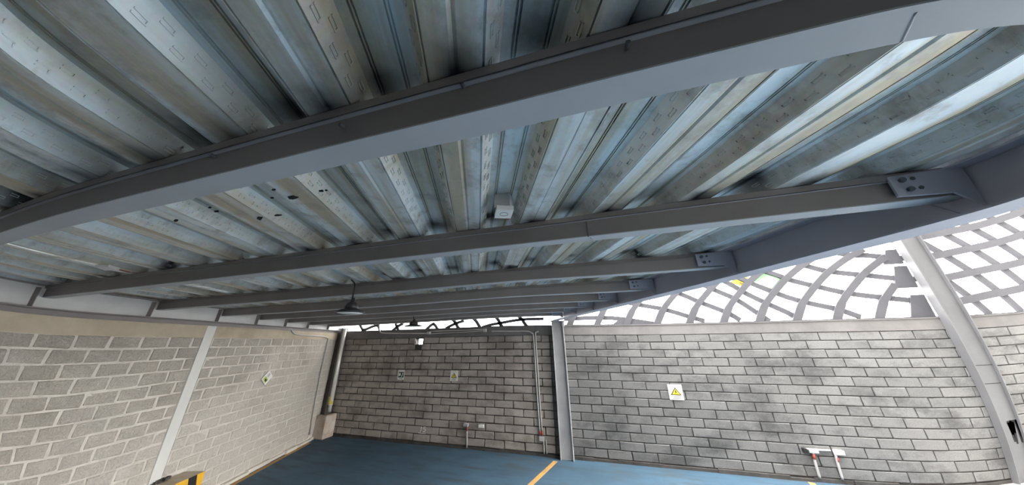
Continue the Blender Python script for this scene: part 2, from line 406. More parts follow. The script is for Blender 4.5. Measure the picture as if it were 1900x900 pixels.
# ------------------------------------------------------------------ roof deck: fluted sheets
PITCH_S, S0 = 0.317, -0.064
ZLOW = lambda x: 2.546 + SL * x
PROFILE = [(0.0, 0.004), (0.008, 0.0), (0.0572, 0.0), (0.058, 0.008), (0.0612, 0.008), (0.062, 0.0), (0.0635, 0.0), (0.0955, 0.055)]
for c_ in (0.1205, 0.128, 0.189, 0.1965):             # two pairs of narrow slots along the upper pan
    PROFILE += [(c_ - 0.0026, 0.055), (c_ - 0.0018, 0.063), (c_ + 0.0018, 0.063), (c_ + 0.0026, 0.055)]
PROFILE += [(0.2215, 0.055), (0.2535, 0.0), (0.255, 0.0), (0.2558, 0.008), (0.259, 0.008), (0.2598, 0.0), (0.309, 0.0)]
SOOT = []
BEAM_Y = [0.365, 1.135, 1.955, 2.70, 3.32, 3.93, 4.53, 5.2]
for (px, py, rad) in ((858, 140, 0.055), (1165, 70, 0.035), (392, 282, 0.035), (1000, 408, 0.04), (1120, 392, 0.05), (1330, 362, 0.045), (60, 375, 0.05), (745, 440, 0.035), (930, 405, 0.06), (1180, 372, 0.05)):
    p = on_z(px, py, 2.56); SOOT.append((p @ EN, p @ ED, rad))
for y in BEAM_Y[1:]:
    for k in range(9):
        s_ = rng.uniform(-3.6, 1.4); SOOT.append((s_, (y - 0.384 * s_) / 0.923 - 0.03, rng.uniform(0.02, 0.045)))
for y in BEAM_Y[:4]:                                   # burnt zinc and smoke round the welds of every flute
    for k in range(-13, 6):
        for a_ in (0.0, 0.16):
            if rng.random() < 0.8:
                s_ = S0 + k * PITCH_S + a_ + rng.uniform(-0.03, 0.03); SOOT.append((s_, (y - 0.384 * s_) / 0.923 - rng.uniform(0.0, 0.03), rng.uniform(0.03, 0.06)))
ceiling = bpy.data.objects.new('ceiling', None); COL.objects.link(ceiling)
structure(ceiling, 'fluted galvanised steel roof deck')
def y_to_r(y, s): return (y - EN[1] * s) / ED[1]
EMB_R = []
def deck_sheet(k0, n):
    prof = []
    for k in range(k0, k0 + n):
        for a, z in PROFILE: prof.append((S0 + k * PITCH_S + a, z))
    prof.append((S0 + (k0 + n) * PITCH_S + 0.012, 0.001))
    ys = list(np.arange(-4.88, -0.6, 0.7)) + list(np.arange(-0.6, 2.3, 0.035)) + list(np.arange(2.3, 5.95, 0.15)) + [5.99]
    V = []; F = []; soot = []; cols = len(prof)
    drop = rng.uniform(-0.0015, 0.0015)
    for y in ys:
        for s_, dz in prof:
            r_ = y_to_r(y, s_); p = sr(s_, r_, 0)
            V.append((p[0], p[1], ZLOW(p[0]) + dz + drop))
            q = 0.0
            for a, b, rad in SOOT:
                if abs(s_ - a) < rad * 2.6 and abs(r_ - b) < rad * 3.2: q += math.exp(-((s_ - a) / rad) ** 2 - ((r_ - b) / (rad * 1.25)) ** 2)
            soot.append(min(1.0, q))
    for i in range(len(ys) - 1):
        for j in range(cols - 1):
            F.append((i * cols + j, i * cols + j + 1, (i + 1) * cols + j + 1, (i + 1) * cols + j))
    me = bpy.data.meshes.new('deck_sheet'); me.from_pydata(V, [], F); me.update()
    at = me.attributes.new('soot', 'FLOAT', 'POINT'); at.data.foreach_set('value', soot)
    me.materials.append(M['deck']); o = bpy.data.objects.new('deck_sheet', me); COL.objects.link(o); o.parent = ceiling
    # pressed keys on the sloping webs: small U shapes
    e = MB()
    for k in range(k0, k0 + n):
        for (sa, za, sb, zb) in ((0.0635, 0.0, 0.0955, 0.055), (0.2535, 0.0, 0.2215, 0.055)):
            L_ = math.hypot(sb - sa, zb - za); du = ((sb - sa) / L_, (zb - za) / L_)
            nx = (du[1], -du[0]) if sb > sa else (-du[1], du[0])          # out of the web, downwards into the flute
            base_s = S0 + k * PITCH_S
            y = -0.55 + rng.uniform(0, 0.05)
            while y < 2.5:
                for row, (u0, u1) in enumerate(((0.014, 0.026), (0.038, 0.050))):
                    off = 0.03 * row
                    for (ua, ub, ra, rb) in ((u0, u0 + 0.0032, 0, 0.026), (u1 - 0.0032, u1, 0, 0.026), (u0, u1, 0.0228, 0.026)):
                        P = []
                        for h in (0.0005, 0.0028):
                            for (u, rr) in ((ua, ra), (ub, ra), (ub, rb), (ua, rb)):
                                s_ = base_s + sa + du[0] * u + nx[0] * h; zz = za + du[1] * u + nx[1] * h
                                r_ = y_to_r(y + off, s_) + rr; p = sr(s_, r_, 0); P.append((p[0], p[1], ZLOW(p[0]) + zz + drop))
                        i = len(e.v); e.v += P
                        for f in ((4, 5, 6, 7), (0, 1, 5, 4), (1, 2, 6, 5), (2, 3, 7, 6), (3, 0, 4, 7)): e.f.append(tuple(i + q for q in f))
                y += 0.062
    eo = e.build('embossed_keys', 'deck', o); eo['kind'] = 'stuff'
    return o
k_ = -14
while k_ < 6:
    n_ = min(3, 6 - k_); deck_sheet(k_, n_); k_ += n_

# ------------------------------------------------------------------ steel: purlins, eave beam, girder
S_EAVE, Z_EAVE, EAVE_TOP = 1.667, 2.376, 2.552
def purlin(y, label, near):
    ztop = lambda x: 2.543 + SL * x
    zbot = lambda x: 2.436 + SL * x
    # ends: girder on the left wall, eave beam on the right
    tl = (y - LN[1] * (DL + 0.09)) / LD[1]; xl = leftp(tl, 0.09, 0)[0]
    xr = (S_EAVE - 0.012 - EN[1] * y) / EN[0]
    root = thing('steel_purlin', label, 'beam', (xl, y, 2.436 + SL * xl), 'roof purlins')
    def plate(y0, y1, z0, z1, name, material='purlin', x0=xl, x1=xr):
        m = MB(); m.hexa([(x0, y0, z0(x0)), (x1, y0, z0(x1)), (x1, y1, z0(x1)), (x0, y1, z0(x0)), (x0, y0, z1(x0)), (x1, y0, z1(x1)), (x1, y1, z1(x1)), (x0, y1, z1(x0))])
        return m.build(name, material, root)
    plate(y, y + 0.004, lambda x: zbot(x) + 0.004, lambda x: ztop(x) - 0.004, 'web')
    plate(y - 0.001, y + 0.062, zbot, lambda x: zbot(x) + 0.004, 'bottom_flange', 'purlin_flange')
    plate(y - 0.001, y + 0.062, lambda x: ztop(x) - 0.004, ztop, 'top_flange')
    plate(y + 0.058, y + 0.062, lambda x: zbot(x) + 0.004, lambda x: zbot(x) + 0.018, 'flange_lip')
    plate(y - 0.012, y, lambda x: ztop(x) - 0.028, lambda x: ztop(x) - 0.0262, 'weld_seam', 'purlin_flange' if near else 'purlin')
    if near:
        plate(y - 0.012, y - 0.009, lambda x: ztop(x) - 0.028, lambda x: ztop(x) - 0.001, 'top_angle', 'purlin')
    return root, xl, xr
names = ['thick grey steel purlin sweeping overhead nearest the viewer', 'second grey purlin from the viewer, with bolted end at the eave beam',
         'third grey purlin from the viewer, behind the hanging lamp cord', 'fourth grey purlin from the viewer, under the dark deck',
         'fifth grey purlin from the viewer', 'sixth grey purlin from the viewer, far under the roof', 'seventh grey purlin from the viewer, last but one before the back wall', 'farthest grey purlin, closest to the back wall and the lattice gap']
ends = []
for i, y in enumerate(BEAM_Y):
    r, xl, xr = purlin(y, names[i], i < 2); ends.append((y, xl, xr, r))
    if i == 0:
        for px, py in ((632, 232), (858, 156), (1165, 80), (392, 287)):    # tack welds / bolts on the near purlin
            p = on_y(px, py, y - 0.012); m = MB(); m.tube([p + np.array([0, -0.003, 0]), p + np.array([0, 0.008, 0])], 0.0045, 10); m.build('tack_weld', 'bolt', r)
        a = on_z(1698, 22, 2.436 + SL * 0.7); b = on_z(1672, 76, 2.436 + SL * 0.7)
        m = MB(); m.tube(smooth_path([a - [0, 0, .001], (a + b) / 2 - [0, 0, .0015], b - [0, 0, .001]], 4), 0.0022, 6); m.build('weld_bead', 'weld', r, True)
    if i == 1:
        p0 = on_y(1088, 412, y - 0.001); p1 = on_y(1092, 440, y - 0.001); m = MB(); m.tube([p0, p1], 0.0016, 5); m.build('weld_bead', 'bolt', r)
        p0 = on_z(1096, 441, 2.436); p1 = on_z(1104, 448, 2.436); m = MB(); m.tube([p0, p1], 0.003, 5); m.build('weld_bead', 'weld', r)
for i, y in enumerate((-0.435, -1.235, -2.035, -2.835, -3.635, -4.435)):
    purlin(y, ('first', 'second', 'third', 'fourth', 'fifth', 'sixth')[i] + ' roof purlin behind the viewpoint', False)

eave = thing('eave_beam', 'deep blue-grey steel I-beam along the open roof edge', 'beam', tuple(sr(S_EAVE, 0, Z_EAVE)))
def eb(s0, s1, r0, r1, z0, z1, name, material='eave', parent=eave):
    m = MB(); m.hexa([sr(s0, r0, z0), sr(s1, r0, z0), sr(s1, r1, z0), sr(s0, r1, z0), sr(s0, r0, z1), sr(s1, r0, z1), sr(s1, r1, z1), sr(s0, r1, z1)])
    return m.build(name, material, parent)
RE0, RE1 = -4.5, 5.66
eb(S_EAVE - 0.004, S_EAVE + 0.004, RE0, RE1, Z_EAVE + 0.008, EAVE_TOP - 0.008, 'web')
eb(S_EAVE - 0.068, S_EAVE + 0.068, RE0, RE1, Z_EAVE, Z_EAVE + 0.008, 'bottom_flange')
eb(S_EAVE - 0.068, S_EAVE + 0.068, RE0, RE1, EAVE_TOP - 0.008, EAVE_TOP, 'top_flange')
for y, xl, xr, _ in ends:
    m = MB(); x1 = xr - 0.002; x0 = xr - 0.21; zb = 2.436 + SL * xr
    yy = y - 0.016
    outline = [(x1, zb - 0.05), (x1, zb + 0.096), (x1 - 0.05, zb + 0.1), (x0, zb + 0.092), (x0, zb + 0.012), (x1 - 0.06, zb + 0.006)]
    n = len(outline); m.v = [(a, yy, b) for a, b in outline] + [(a, yy + 0.007, b) for a, b in outline]
    m.f = [tuple(range(n)), tuple(reversed(range(n, 2 * n)))] + [(k, (k + 1) % n, n + (k + 1) % n, n + k) for k in range(n)]
    pl = m.build('connection_plate', 'eave', eave)
    for bx, bz in ((x0 + 0.03, 0.072), (x0 + 0.038, 0.034), (x0 + 0.062, 0.075), (x0 + 0.07, 0.037)):
        m = MB(); big = bx < x0 + 0.05
        m.tube([(bx, yy - (0.009 if big else 0.003), zb + bz), (bx, yy + 0.001, zb + bz)], 0.0095 if big else 0.007, 6); m.build('bolt', 'bolt', pl)
# weld seam across the eave web
a = sr(S_EAVE - 0.006, 0.70, EAVE_TOP - 0.02); b = sr(S_EAVE - 0.006, 0.585, Z_EAVE + 0.012)
m = MB(); m.tube([a, (a + b) / 2, b], 0.004, 6); m.build('weld_bead', 'eave', eave)

girder = thing('wall_girder', 'dark grey steel girder lying along the top of the left wall', 'beam', tuple(leftp(3, 0.06, 2.29)))
def gl(t0, t1, o0, o1, z0, z1, name, material, parent=girder):
    m = MB(); m.box((t0, o0, z0), (t1, o1, z1), fr_left); return m.build(name, material, parent)
def gsl(o0, o1, zt0, zt1, name, material, t0=-4.3, t1=7.3):   # strip hung below the sloping deck
    m = MB(); zz = lambda t, o: ZLOW(leftp(t, o, 0)[0])
    m.hexa([leftp(t, o, zz(t, o) + zt0 if zt0 < 0.5 else zt0) for t, o in ((t0, o0), (t1, o0), (t1, o1), (t0, o1))] + [leftp(t, o, zz(t, o) + zt1) for t, o in ((t0, o0), (t1, o0), (t1, o1), (t0, o1))])
    return m.build(name, material, girder)
gsl(0.074, 0.080, 2.306, -0.012, 'web', 'girder')
gl(-4.3, 7.3, -0.02, 0.13, 2.296, 2.306, 'bottom_flange', 'purlin')
gsl(-0.02, 0.13, -0.012, -0.002, 'top_flange', 'purlin')
gl(-4.3, 7.3, -0.05, 0.03, 2.25, 2.296, 'bearing_strip', 'purlin')
for y, xl, xr, _ in ends:
    tl = (y - LN[1] * (DL + 0.09)) / LD[1]
    gl(tl - 0.06, tl - 0.054, 0.080, 0.128, 2.306, 2.47, 'stiffener', 'purlin')

# ------------------------------------------------------------------ columns
c = thing('wall_column', 'pale grey flat steel column let into the left wall', 'column', tuple(leftp(4.17, 0.0, 0.42)))
gl(4.10, 4.228, -0.05, 0.014, 0.40, 2.40, 'face_plate', 'column_wall', c)
gl(4.09, 4.24, -0.02, 0.07, 2.385, 2.43, 'cap_plate', 'column_wall', c)
gl(4.228, 4.238, -0.04, 0.008, 0.46, 2.30, 'open_joint', 'black', c)

def h_column(name, label, x0, x1, yf, yb, ztop, material, lean=0.0):
    c = thing(name, label, 'column', ((x0 + x1) / 2, (yf + yb) / 2, 0))
    def bx(lo, hi, nm, mt=material): m = MB(); m.box(lo, hi, lambda x, y, z: (x + lean * z, y, z)); return m.build(nm, mt, c)
    bx((x0, yf, 0.0), (x0 + 0.014, yb, ztop), 'flange'); bx((x1 - 0.014, yf, 0.0), (x1, yb, ztop), 'flange')
    bx((x0 + 0.014, yf + 0.045, 0.0), (x1 - 0.014, yf + 0.055, ztop), 'web')
    return c, bx
xa, xb = on_back(1037, 760, 0.12)[0], on_back(1061, 800, 0.12)[0]
c2, bx2 = h_column('steel_column', 'grey steel H-column in the middle of the back wall under the eave beam', xa - 0.03, xb, YB - 0.12, YB - 0.01, 2.376, 'column_mid')
bx2((xa - 0.06, YB - 0.17, 2.36), (xb + 0.05, YB, 2.376), 'cap_plate')
bx2((xb - 0.02, YB - 0.13, 2.26), (xb + 0.02, YB - 0.02, 2.36), 'stub')
xa3, xb3 = 5.545, 5.83
c3, bx3 = h_column('tall_steel_column', 'tall light grey steel column rising past the lattice at the right', xa3, xb3, YB - 0.13, YB - 0.01, 5.2, 'column', -0.04)
for py in (677, 712):
    z = on_y(1835, py, YB - 0.09)[2]; bx3((xa3 + 0.014, YB - 0.0865, z - 0.004), (xb3 - 0.014, YB - 0.084, z + 0.004), 'plate_joint', 'black')
m = MB(); y_ = YB - 0.0862
for k in range(9):                                   # black paint splash with drips
    a = rng.uniform(0, 6.28)
    x = xb3 - 0.07 + rng.uniform(-0.09, 0.05); top = 0.80 + rng.uniform(-0.02, 0.05); ln = rng.uniform(0.08, 0.32)
    m.hexa([(x - 0.012, y_ - 0.002, top - ln), (x + 0.012, y_ - 0.002, top - ln), (x + 0.012, y_, top - ln), (x - 0.012, y_, top - ln), (x - 0.035, y_ - 0.002, top), (x + 0.035, y_ - 0.002, top), (x + 0.035, y_, top), (x - 0.035, y_, top)])
m.build('paint_splash', 'black', c3)

cc, bxc = h_column('corner_column', 'dark steel column in the corner behind the bright pipe', -6.24, -6.03, YB - 0.22, YB - 0.03, 2.37, 'dark_col')
m = MB(); m.box((-6.26, YB - 0.30, 0), (-5.86, YB - 0.012, 0.46))
pier = tag(m.build('concrete_pier', 'pier', None, False, 0.02), 'stained concrete pier in the corner under the steel pipe', 'pier')
pp = thing('steel_pipe', 'bright vertical steel pipe standing on the corner pier', 'pipe', (-6.0, YB - 0.12, 0.46))
pa, pb = on_back(640, 611, 0.14), on_back(613, 752, 0.14)
m = MB(); m.tube([pb, (pa + pb) / 2, pa], 0.045, 16); m.build('tube', 'pipe', pp, True)
pc = on_back(610.5, 764, 0.14)
m = MB(); m.tube([pc, pb], 0.036, 14); m.build('lower_tube', 'boxgrey', pp, True)
m = MB(); m.tube([on_back(613, 750, 0.14), on_back(614.5, 735, 0.14)], 0.058, 14); m.build('yellow_band', 'yellow_tape', pp, True)
a = on_back(613, 738, 0.14); m = MB(); m.box((a[0] - 0.24, a[1] - 0.015, a[2] - 0.03), (a[0], a[1] + 0.015, a[2] + 0.03)); m.build('clamp_arm', 'yellow_tape', pp)

# ------------------------------------------------------------------ hazard plinth at the left column
pl = thing('hazard_plinth', 'concrete plinth with yellow and black hazard stripes at the left column', 'plinth', tuple(leftp(4.2, 0.1, 0)))
P_T0, P_T1, P_O, P_Z = 3.7, 4.52, 0.26, 0.43
gl(P_T0, P_T1, 0.0, P_O, 0.0, P_Z, 'body', 'plinth_top', pl)
nst = 3; Ls = (P_T1 - P_T0) / nst
for k in range(-1, nst + 1):
    for nm, mt, q in (('yellow_stripe', 'haz_yellow', 0.0), ('black_stripe', 'haz_black', 0.62)):
        w_ = 0.62 if q == 0 else 0.38
        ta, tb = P_T0 + (k + q) * Ls, P_T0 + (k + q + w_) * Ls; sk = -0.10
        c4 = [(ta, 0.01), (tb, 0.01), (tb + sk, P_Z - 0.002), (ta + sk, P_Z - 0.002)]
        c4 = [(min(max(t, P_T0), P_T1), z) for t, z in c4]
        if c4[1][0] - c4[0][0] < 0.005 and c4[2][0] - c4[3][0] < 0.005: continue
        m = MB(); m.hexa([leftp(t, P_O, z) for t, z in c4] + [leftp(t, P_O + 0.002, z) for t, z in c4]); m.build(nm, mt, pl)
m = MB(); m.hexa([leftp(P_T1, 0.002, 0.01), leftp(P_T1, P_O, 0.01), leftp(P_T1 + 0.002, P_O, 0.01), leftp(P_T1 + 0.002, 0.002, 0.01), leftp(P_T1, 0.002, P_Z - 0.002), leftp(P_T1, P_O, P_Z - 0.002), leftp(P_T1 + 0.002, P_O, P_Z - 0.002), leftp(P_T1 + 0.002, 0.002, P_Z - 0.002)])
m.build('yellow_end', 'haz_yellow', pl)
rub = MB()
for k in range(14):
    t = rng.uniform(4.0, 4.3); s_ = rng.uniform(0.006, 0.018); o_ = rng.uniform(0.02, 0.06); z_ = P_Z + rng.uniform(0, 0.03)
    rub.box((t - s_, o_ - s_, z_ - 0.02), (t + s_, o_ + s_, z_ + s_ * 0.6), fr_left)
o = rub.build('broken_mortar', 'mortar_dark', pl); o['kind'] = 'stuff'

# ------------------------------------------------------------------ lattice above the walls
YLAT = YB + 0.09
def z5(x, y): return (1440 + x / 5, 430 + y / 5)
def z4(x, y): return (1200 + x / 6.923, 480 + y / 6.923)
def z6(x, y): return (1700 + x / 3.913, 370 + y / 3.913)
def z3(x, y): return (1040 + x / 9.5, 540 + y / 9.5)
def z2(x, y): return (820 + x / 8.26, 580 + y / 8.26)
def z1(x, y): return (600 + x / 8.26, 590 + y / 8.26)
def rib(P, width, parent, plane=YLAT, depth=0.05, name='rib'):
    pts = [p if len(p) == 3 else on_y(p[0], p[1], plane) for p in P]
    m = MB(); m.bar(smooth_path(pts, 4), width, depth, (0, 1, 0)); return m.build(name, 'lattice', parent)
lat = thing('lattice_screen', 'grey curved diagonal lattice above the back wall between the two steel columns', 'lattice', (2.4, YLAT, 2.287))
FZ = [(2.27, -0.06), (2.38, 0.0), (2.6, 0.14), (2.85, 0.38), (3.1, 0.66), (3.33, 1.0), (3.5, 1.33), (3.68, 1.75), (3.82, 2.2)]
for k in range(-11, 3):
    x0 = 4.265 + 0.5655 * k
    P = [(x0 - 0.565 * 0 + f, YLAT, z) for z, f in FZ if x0 + f < xa3 - 0.2 and x0 + f > -0.5]
    if len(P) >= 3: rib(P, [0.12 if q < 8 else 0.10 for q in range(len(P) * 4)], lat)
THIN = [
    [(2.9, YLAT, 3.5), *[z5(*p) for p in ((0, 400), (100, 440), (340, 500), (660, 570), (985, 610), (1330, 645))]],
    [(3.3, YLAT, 3.68), *[z5(*p) for p in ((250, 310), (500, 370), (790, 400), (1080, 430), (1340, 440))]],
    [(3.9, YLAT, 3.75), *[z5(*p) for p in ((640, 210), (840, 220), (1060, 240), (1220, 250))]],
    [(4.6, YLAT, 3.85), (5.55, YLAT, 3.62)],
    [(2.6, YLAT, 3.42), (3.1, YLAT, 3.05), *[z5(*p) for p in ((0, 570), (250, 650), (570, 720), (780, 790))]],
    [(2.2, YLAT, 3.5), *[z4(*p) for p in ((1090, 340), (1220, 420), (1530, 570), (1800, 690))], z5(170, 790)],
    [(1.8, YLAT, 3.4), *[z4(*p) for p in ((840, 390), (1140, 520), (1450, 720))], (3.25, YLAT, 2.3)],
    [(1.2, YLAT, 3.2), *[z4(*p) for p in ((420, 450), (670, 555), (1020, 690), (1200, 790))]],
    [(0.4, YLAT, 2.85), *[z4(*p) for p in ((0, 610), (220, 650), (560, 750), (740, 800))]],
    [*[z3(*p) for p in ((60, 500), (270, 485), (700, 470), (1050, 490), (1400, 540), (1660, 580))]],
]
for P in THIN: rib(P, 0.082, lat, YLAT + 0.02, 0.04)
m = MB(); m.hexa([(0.55, YLAT - 0.01, 2.287), (1.35, YLAT - 0.01, 2.287), (1.35, YLAT + 0.02, 2.287), (0.55, YLAT + 0.02, 2.287), (0.72, YLAT - 0.01, 2.42), (0.85, YLAT - 0.01, 2.40), (0.85, YLAT + 0.02, 2.40), (0.72, YLAT + 0.02, 2.42)]); m.build('corner_plate', 'lattice', lat)
for (za, zb, wd) in ((2.29, 2.66, 0.26), (2.78, 3.16, 0.24), (3.2, 3.46, 0.2)):       # gusset plates at the tall column
    m = MB(); xg = xa3 - 0.04 * za; m.hexa([(xg - wd, YLAT - 0.01, za), (xg + 0.06, YLAT - 0.01, za), (xg + 0.06, YLAT + 0.02, za), (xg - wd, YLAT + 0.02, za), (xg - wd * 0.45, YLAT - 0.01, zb), (xg + 0.06, YLAT - 0.01, zb), (xg + 0.06, YLAT + 0.02, zb), (xg - wd * 0.45, YLAT + 0.02, zb)])
    m.build('gusset', 'lattice', lat)
m = MB(); m.box((-0.45, YLAT - 0.03, 2.287), (xa3 + 0.05, YLAT + 0.03, 2.305)); m.build('bottom_rail', 'lattice', lat)
for px, py in ((1082.5, 580), (1257, 590), (1381, 588), (1675, 573)):                    # rod ends
    p = on_y(px, py, YLAT - 0.03); m = MB(); m.tube([(p[0] + 0.02, p[1], 2.29), (p[0] - 0.03, p[1], 2.40)], 0.006, 6); m.build('rod_end', 'bolt', lat)

lat2 = thing('lattice_screen', 'grey diagonal lattice above the wall to the right of the tall column', 'lattice', (7.4, YLAT, 2.287))
for P in ([(140, 410), (330, 370), (560, 320), (783, 250)], [(260, 560), (500, 510), (760, 456)], [(360, 730), (540, 690), (783, 640)], [(50, 270), (230, 235), (430, 195), (620, 140), (783, 80)]):
    Q = [on_y(*z6(*p), YLAT) for p in P]; d = (Q[-1] - Q[-2]) / np.linalg.norm(Q[-1] - Q[-2])
    rib([tuple(Q[0] - (Q[1] - Q[0]) / np.linalg.norm(Q[1] - Q[0]) * 0.4)] + [tuple(q) for q in Q] + [tuple(Q[-1] + d * 0.8 + np.array([0, 0, 0.06])), tuple(Q[-1] + d * 1.8 + np.array([0, 0, 0.25]))], 0.115, lat2)
for zz in (4.05, 4.45, 4.85): rib([(5.8, YLAT, zz), (6.6, YLAT, zz + 0.1), (7.6, YLAT, zz + 0.3), (9.4, YLAT, zz + 0.85)], 0.085, lat2)
for k in range(12):
    x0 = 6.05 + (k - 3) * 0.46
    P = [(x0 + (3.9 - z) * 0.9 - 0.13 * (3.9 - z) ** 2, YLAT + 0.02, z + 0.28 * max(0, k - 4) * 0.1) for z in (4.3, 3.9, 3.6, 3.3, 3.0, 2.7, 2.45, 2.3)]
    P = [p for p in P if p[0] > 5.78]
    if len(P) > 2: rib(P, 0.075, lat2)
m = MB(); m.box((5.8, YLAT - 0.03, 2.287), (9.5, YLAT + 0.03, 2.305)); m.build('bottom_rail', 'lattice', lat2)

lat3 = thing('lattice_screen', 'lattice strip seen in the gap between the left back wall and the roof', 'lattice', (-3.5, YLAT, 2.287))
for P in ([(180, 120), (215, 170), (255, 240)], [(505, 110), (550, 170), (590, 235)], [(850, 95), (890, 170), (935, 230)], [(1215, 95), (1255, 150), (1310, 220)]):
    Q = [on_y(*z2(*p), YLAT) for p in P]; rib([tuple(Q[0] + (Q[0] - Q[-1]) * 1.6 + np.array([-0.12, 0, 0]))] + [tuple(q) for q in Q], 0.07, lat3)
for P in ([z2(60, 245), z2(130, 205), z2(220, 165), z2(340, 125)], [z2(620, 225), z2(760, 185), z2(900, 160), z2(1200, 110), z2(1560, 95)],
          [z1(600, 190), z1(680, 165), z1(760, 130), z1(850, 115)], [z1(560, 100), z1(590, 150), z1(620, 210)], [z1(840, 110), z1(860, 160), z1(880, 210)],
          [z1(1110, 90), z1(1140, 150), z1(1160, 210)], [z1(1060, 200), z1(1140, 130), z1(1230, 85)], [z1(1560, 200), z1(1640, 120), z1(1700, 85)], [z1(1680, 80), z1(1730, 130), z1(1760, 200)]):
    rib(P, 0.06, lat3)
for k in range(9):
    x0 = -6.0 + 0.62 * k; rib([(x0, YLAT + 0.03, 3.3), (x0 + 0.22, YLAT + 0.03, 2.9), (x0 + 0.35, YLAT + 0.03, 2.55)], 0.06, lat3)
m = MB(); m.box((-6.3, YLAT - 0.03, 2.287), (-0.7, YLAT + 0.03, 2.302)); m.build('bottom_rail', 'lattice', lat3)

# boards glimpsed outside through the lattice
def board(name, corners, y, material, label, cat):
    Q = [on_y(px, py, y) for px, py in corners]; n = len(Q); m = MB()
    m.v = [tuple(q) for q in Q] + [tuple(q + np.array([0, 0.012, 0])) for q in Q]
    m.f = [tuple(range(n)), tuple(reversed(range(n, 2 * n)))] + [(k, (k + 1) % n, n + (k + 1) % n, n + k) for k in range(n)]
    return tag(m.build(name, material), label, cat)
gb_ = board('green_banner', [(1396, 520), (1418, 500), (1462, 519), (1440, 541)], YLAT + 0.041, 'out_green', 'pale green banner tied behind the lattice beside the yellow board', 'banner')
yb_ = board('yellow_board', [(1355, 524), (1376, 508), (1390, 516), (1384, 534)], YLAT + 0.041, 'out_yellow', 'yellow board with a brown ring tied behind the lattice under the eave beam', 'board')
c_ = on_y(1376.5, 521.5, YLAT + 0.036); m = MB()
m.tube([c_ + np.array([0.055 * math.cos(a), 0, 0.055 * math.sin(a)]) for a in np.linspace(-2.6, 1.0, 14)], 0.012, 6); m.build('ring', 'out_brown', yb_)

# ------------------------------------------------------------------ conduits, outlets, boxes
def conduit(name, pts, r, label, cat='conduit', material='zinc'):
    m = MB(); m.tube(smooth_path(pts, 5), r, 10); return tag(m.build(name, material, None, True), label, cat)
ob = lambda px, py, off=0.025: on_back(px, py, off)
conduit('wall_conduit', [ob(703.5, 600), ob(704, 611), ob(706, 616), ob(711, 618), ob(730, 618.6), ob(794, 618.6)], 0.014, 'thin pale conduit dropping through the gap and running right along the back wall top')
conduit('wall_conduit', [ob(799, 614.8, 0.03), ob(850, 613.4, 0.03), ob(899, 611.2, 0.03)], 0.012, 'upper thin conduit between the two small boxes on the back wall cap')
conduit('wall_conduit', [ob(799, 619, 0.03), ob(850, 617, 0.03), ob(899, 613.5, 0.03)], 0.012, 'lower thin conduit between the two small boxes on the back wall cap')
def small_box(name, px, py, w_, h_, label, off=0.0, d=0.05, material='boxgrey', cat='box', group=None):
    c = on_back(px, py, off); m = MB(); m.box((c[0] - w_ / 2, c[1] - d, c[2] - h_ / 2), (c[0] + w_ / 2, c[1], c[2] + h_ / 2))
    return tag(m.build(name, material, None, False, 0.004), label, cat, group)
small_box('junction_box', 797, 618, 0.09, 0.06, 'small pinkish grey junction box on the wall cap left of the other one', 0.009)
small_box('junction_box', 900.5, 613, 0.07, 0.07, 'small grey junction box on the wall cap near the twin conduits', 0.009)
def banded(root_name, label, pts, r, bands, loc=None):
    root = thing(root_name, label, 'conduit', tuple(pts[-1]))
    m = MB(); m.tube(smooth_path(pts, 5), r, 10); m.build('tube', 'zinc', root, True)
    for a, b in bands: m = MB(); m.tube([a, b], r * 1.22, 10); m.build('red_band', 'red', root, True)
    return root
banded('vertical_conduit', 'left one of the twin vertical conduits with red bands', [ob(912, 614.5), ob(955, 614.5), ob(977, 614.6), ob(986, 618), ob(990, 627), ob(994.7, 700), ob(997.3, 740), ob(1002.3, 808)], 0.014, [(ob(1001.6, 799.5), ob(1002.2, 807.5))])
banded('vertical_conduit', 'right one of the twin vertical conduits with red bands', [ob(999, 615), ob(994.5, 617), ob(993.6, 624), ob(998.7, 700), ob(1001.3, 740), ob(1006.3, 808)], 0.014, [(ob(1005.7, 799.5), ob(1006.3, 807.5))])
small_box('outlet_box', 1006, 813, 0.105, 0.07, 'grey outlet box under the twin vertical conduits', 0.0, 0.06)
conduit('drop_pipe', [ob(1008.5, 818), ob(1010, 842)], 0.014, 'short grey pipe from the outlet box down to the floor', 'pipe')
conduit('drop_pipe', [ob(1013, 816, 0.02), ob(1014.5, 842, 0.02)], 0.011, 'short dark pipe just right of the one under the outlet box', 'pipe', 'boxgrey')
banded('outlet_pipe', 'single pale pipe with a red band rising from the floor left of the middle column', [ob(866.6, 789), ob(866.4, 810), ob(866.2, 831)], 0.014, [(ob(866.7, 792), ob(866.6, 799.5))])
small_box('outlet_box', 866, 787.5, 0.10, 0.05, 'small greenish grey box on top of the single outlet pipe', 0.0, 0.06)
small_box('outlet_plate', 893.5, 790.5, 0.115, 0.055, 'white outlet plate beside the single pipe on the back wall', 0.0, 0.03, 'white', 'outlet')
banded('outlet_pipe', 'left pipe of the twin outlet pipes with red bands at the right of the wall', [ob(1507, 838), ob(1513, 860), ob(1521.5, 888)], 0.016, [(ob(1508.5, 842), ob(1511, 852))])
banded('outlet_pipe', 'right pipe of the twin outlet pipes with red bands at the right of the wall', [ob(1549, 840), ob(1555, 862), ob(1563.5, 890)], 0.016, [(ob(1552.5, 849), ob(1555, 857))])
conduit('cross_conduit', [ob(1492, 833), ob(1520, 835), ob(1541, 836)], 0.013, 'short horizontal conduit joining the twin outlet pipes')
small_box('outlet_box', 1506, 835.5, 0.12, 0.05, 'grey outlet box above the left one of the twin outlet pipes', 0.0, 0.05)
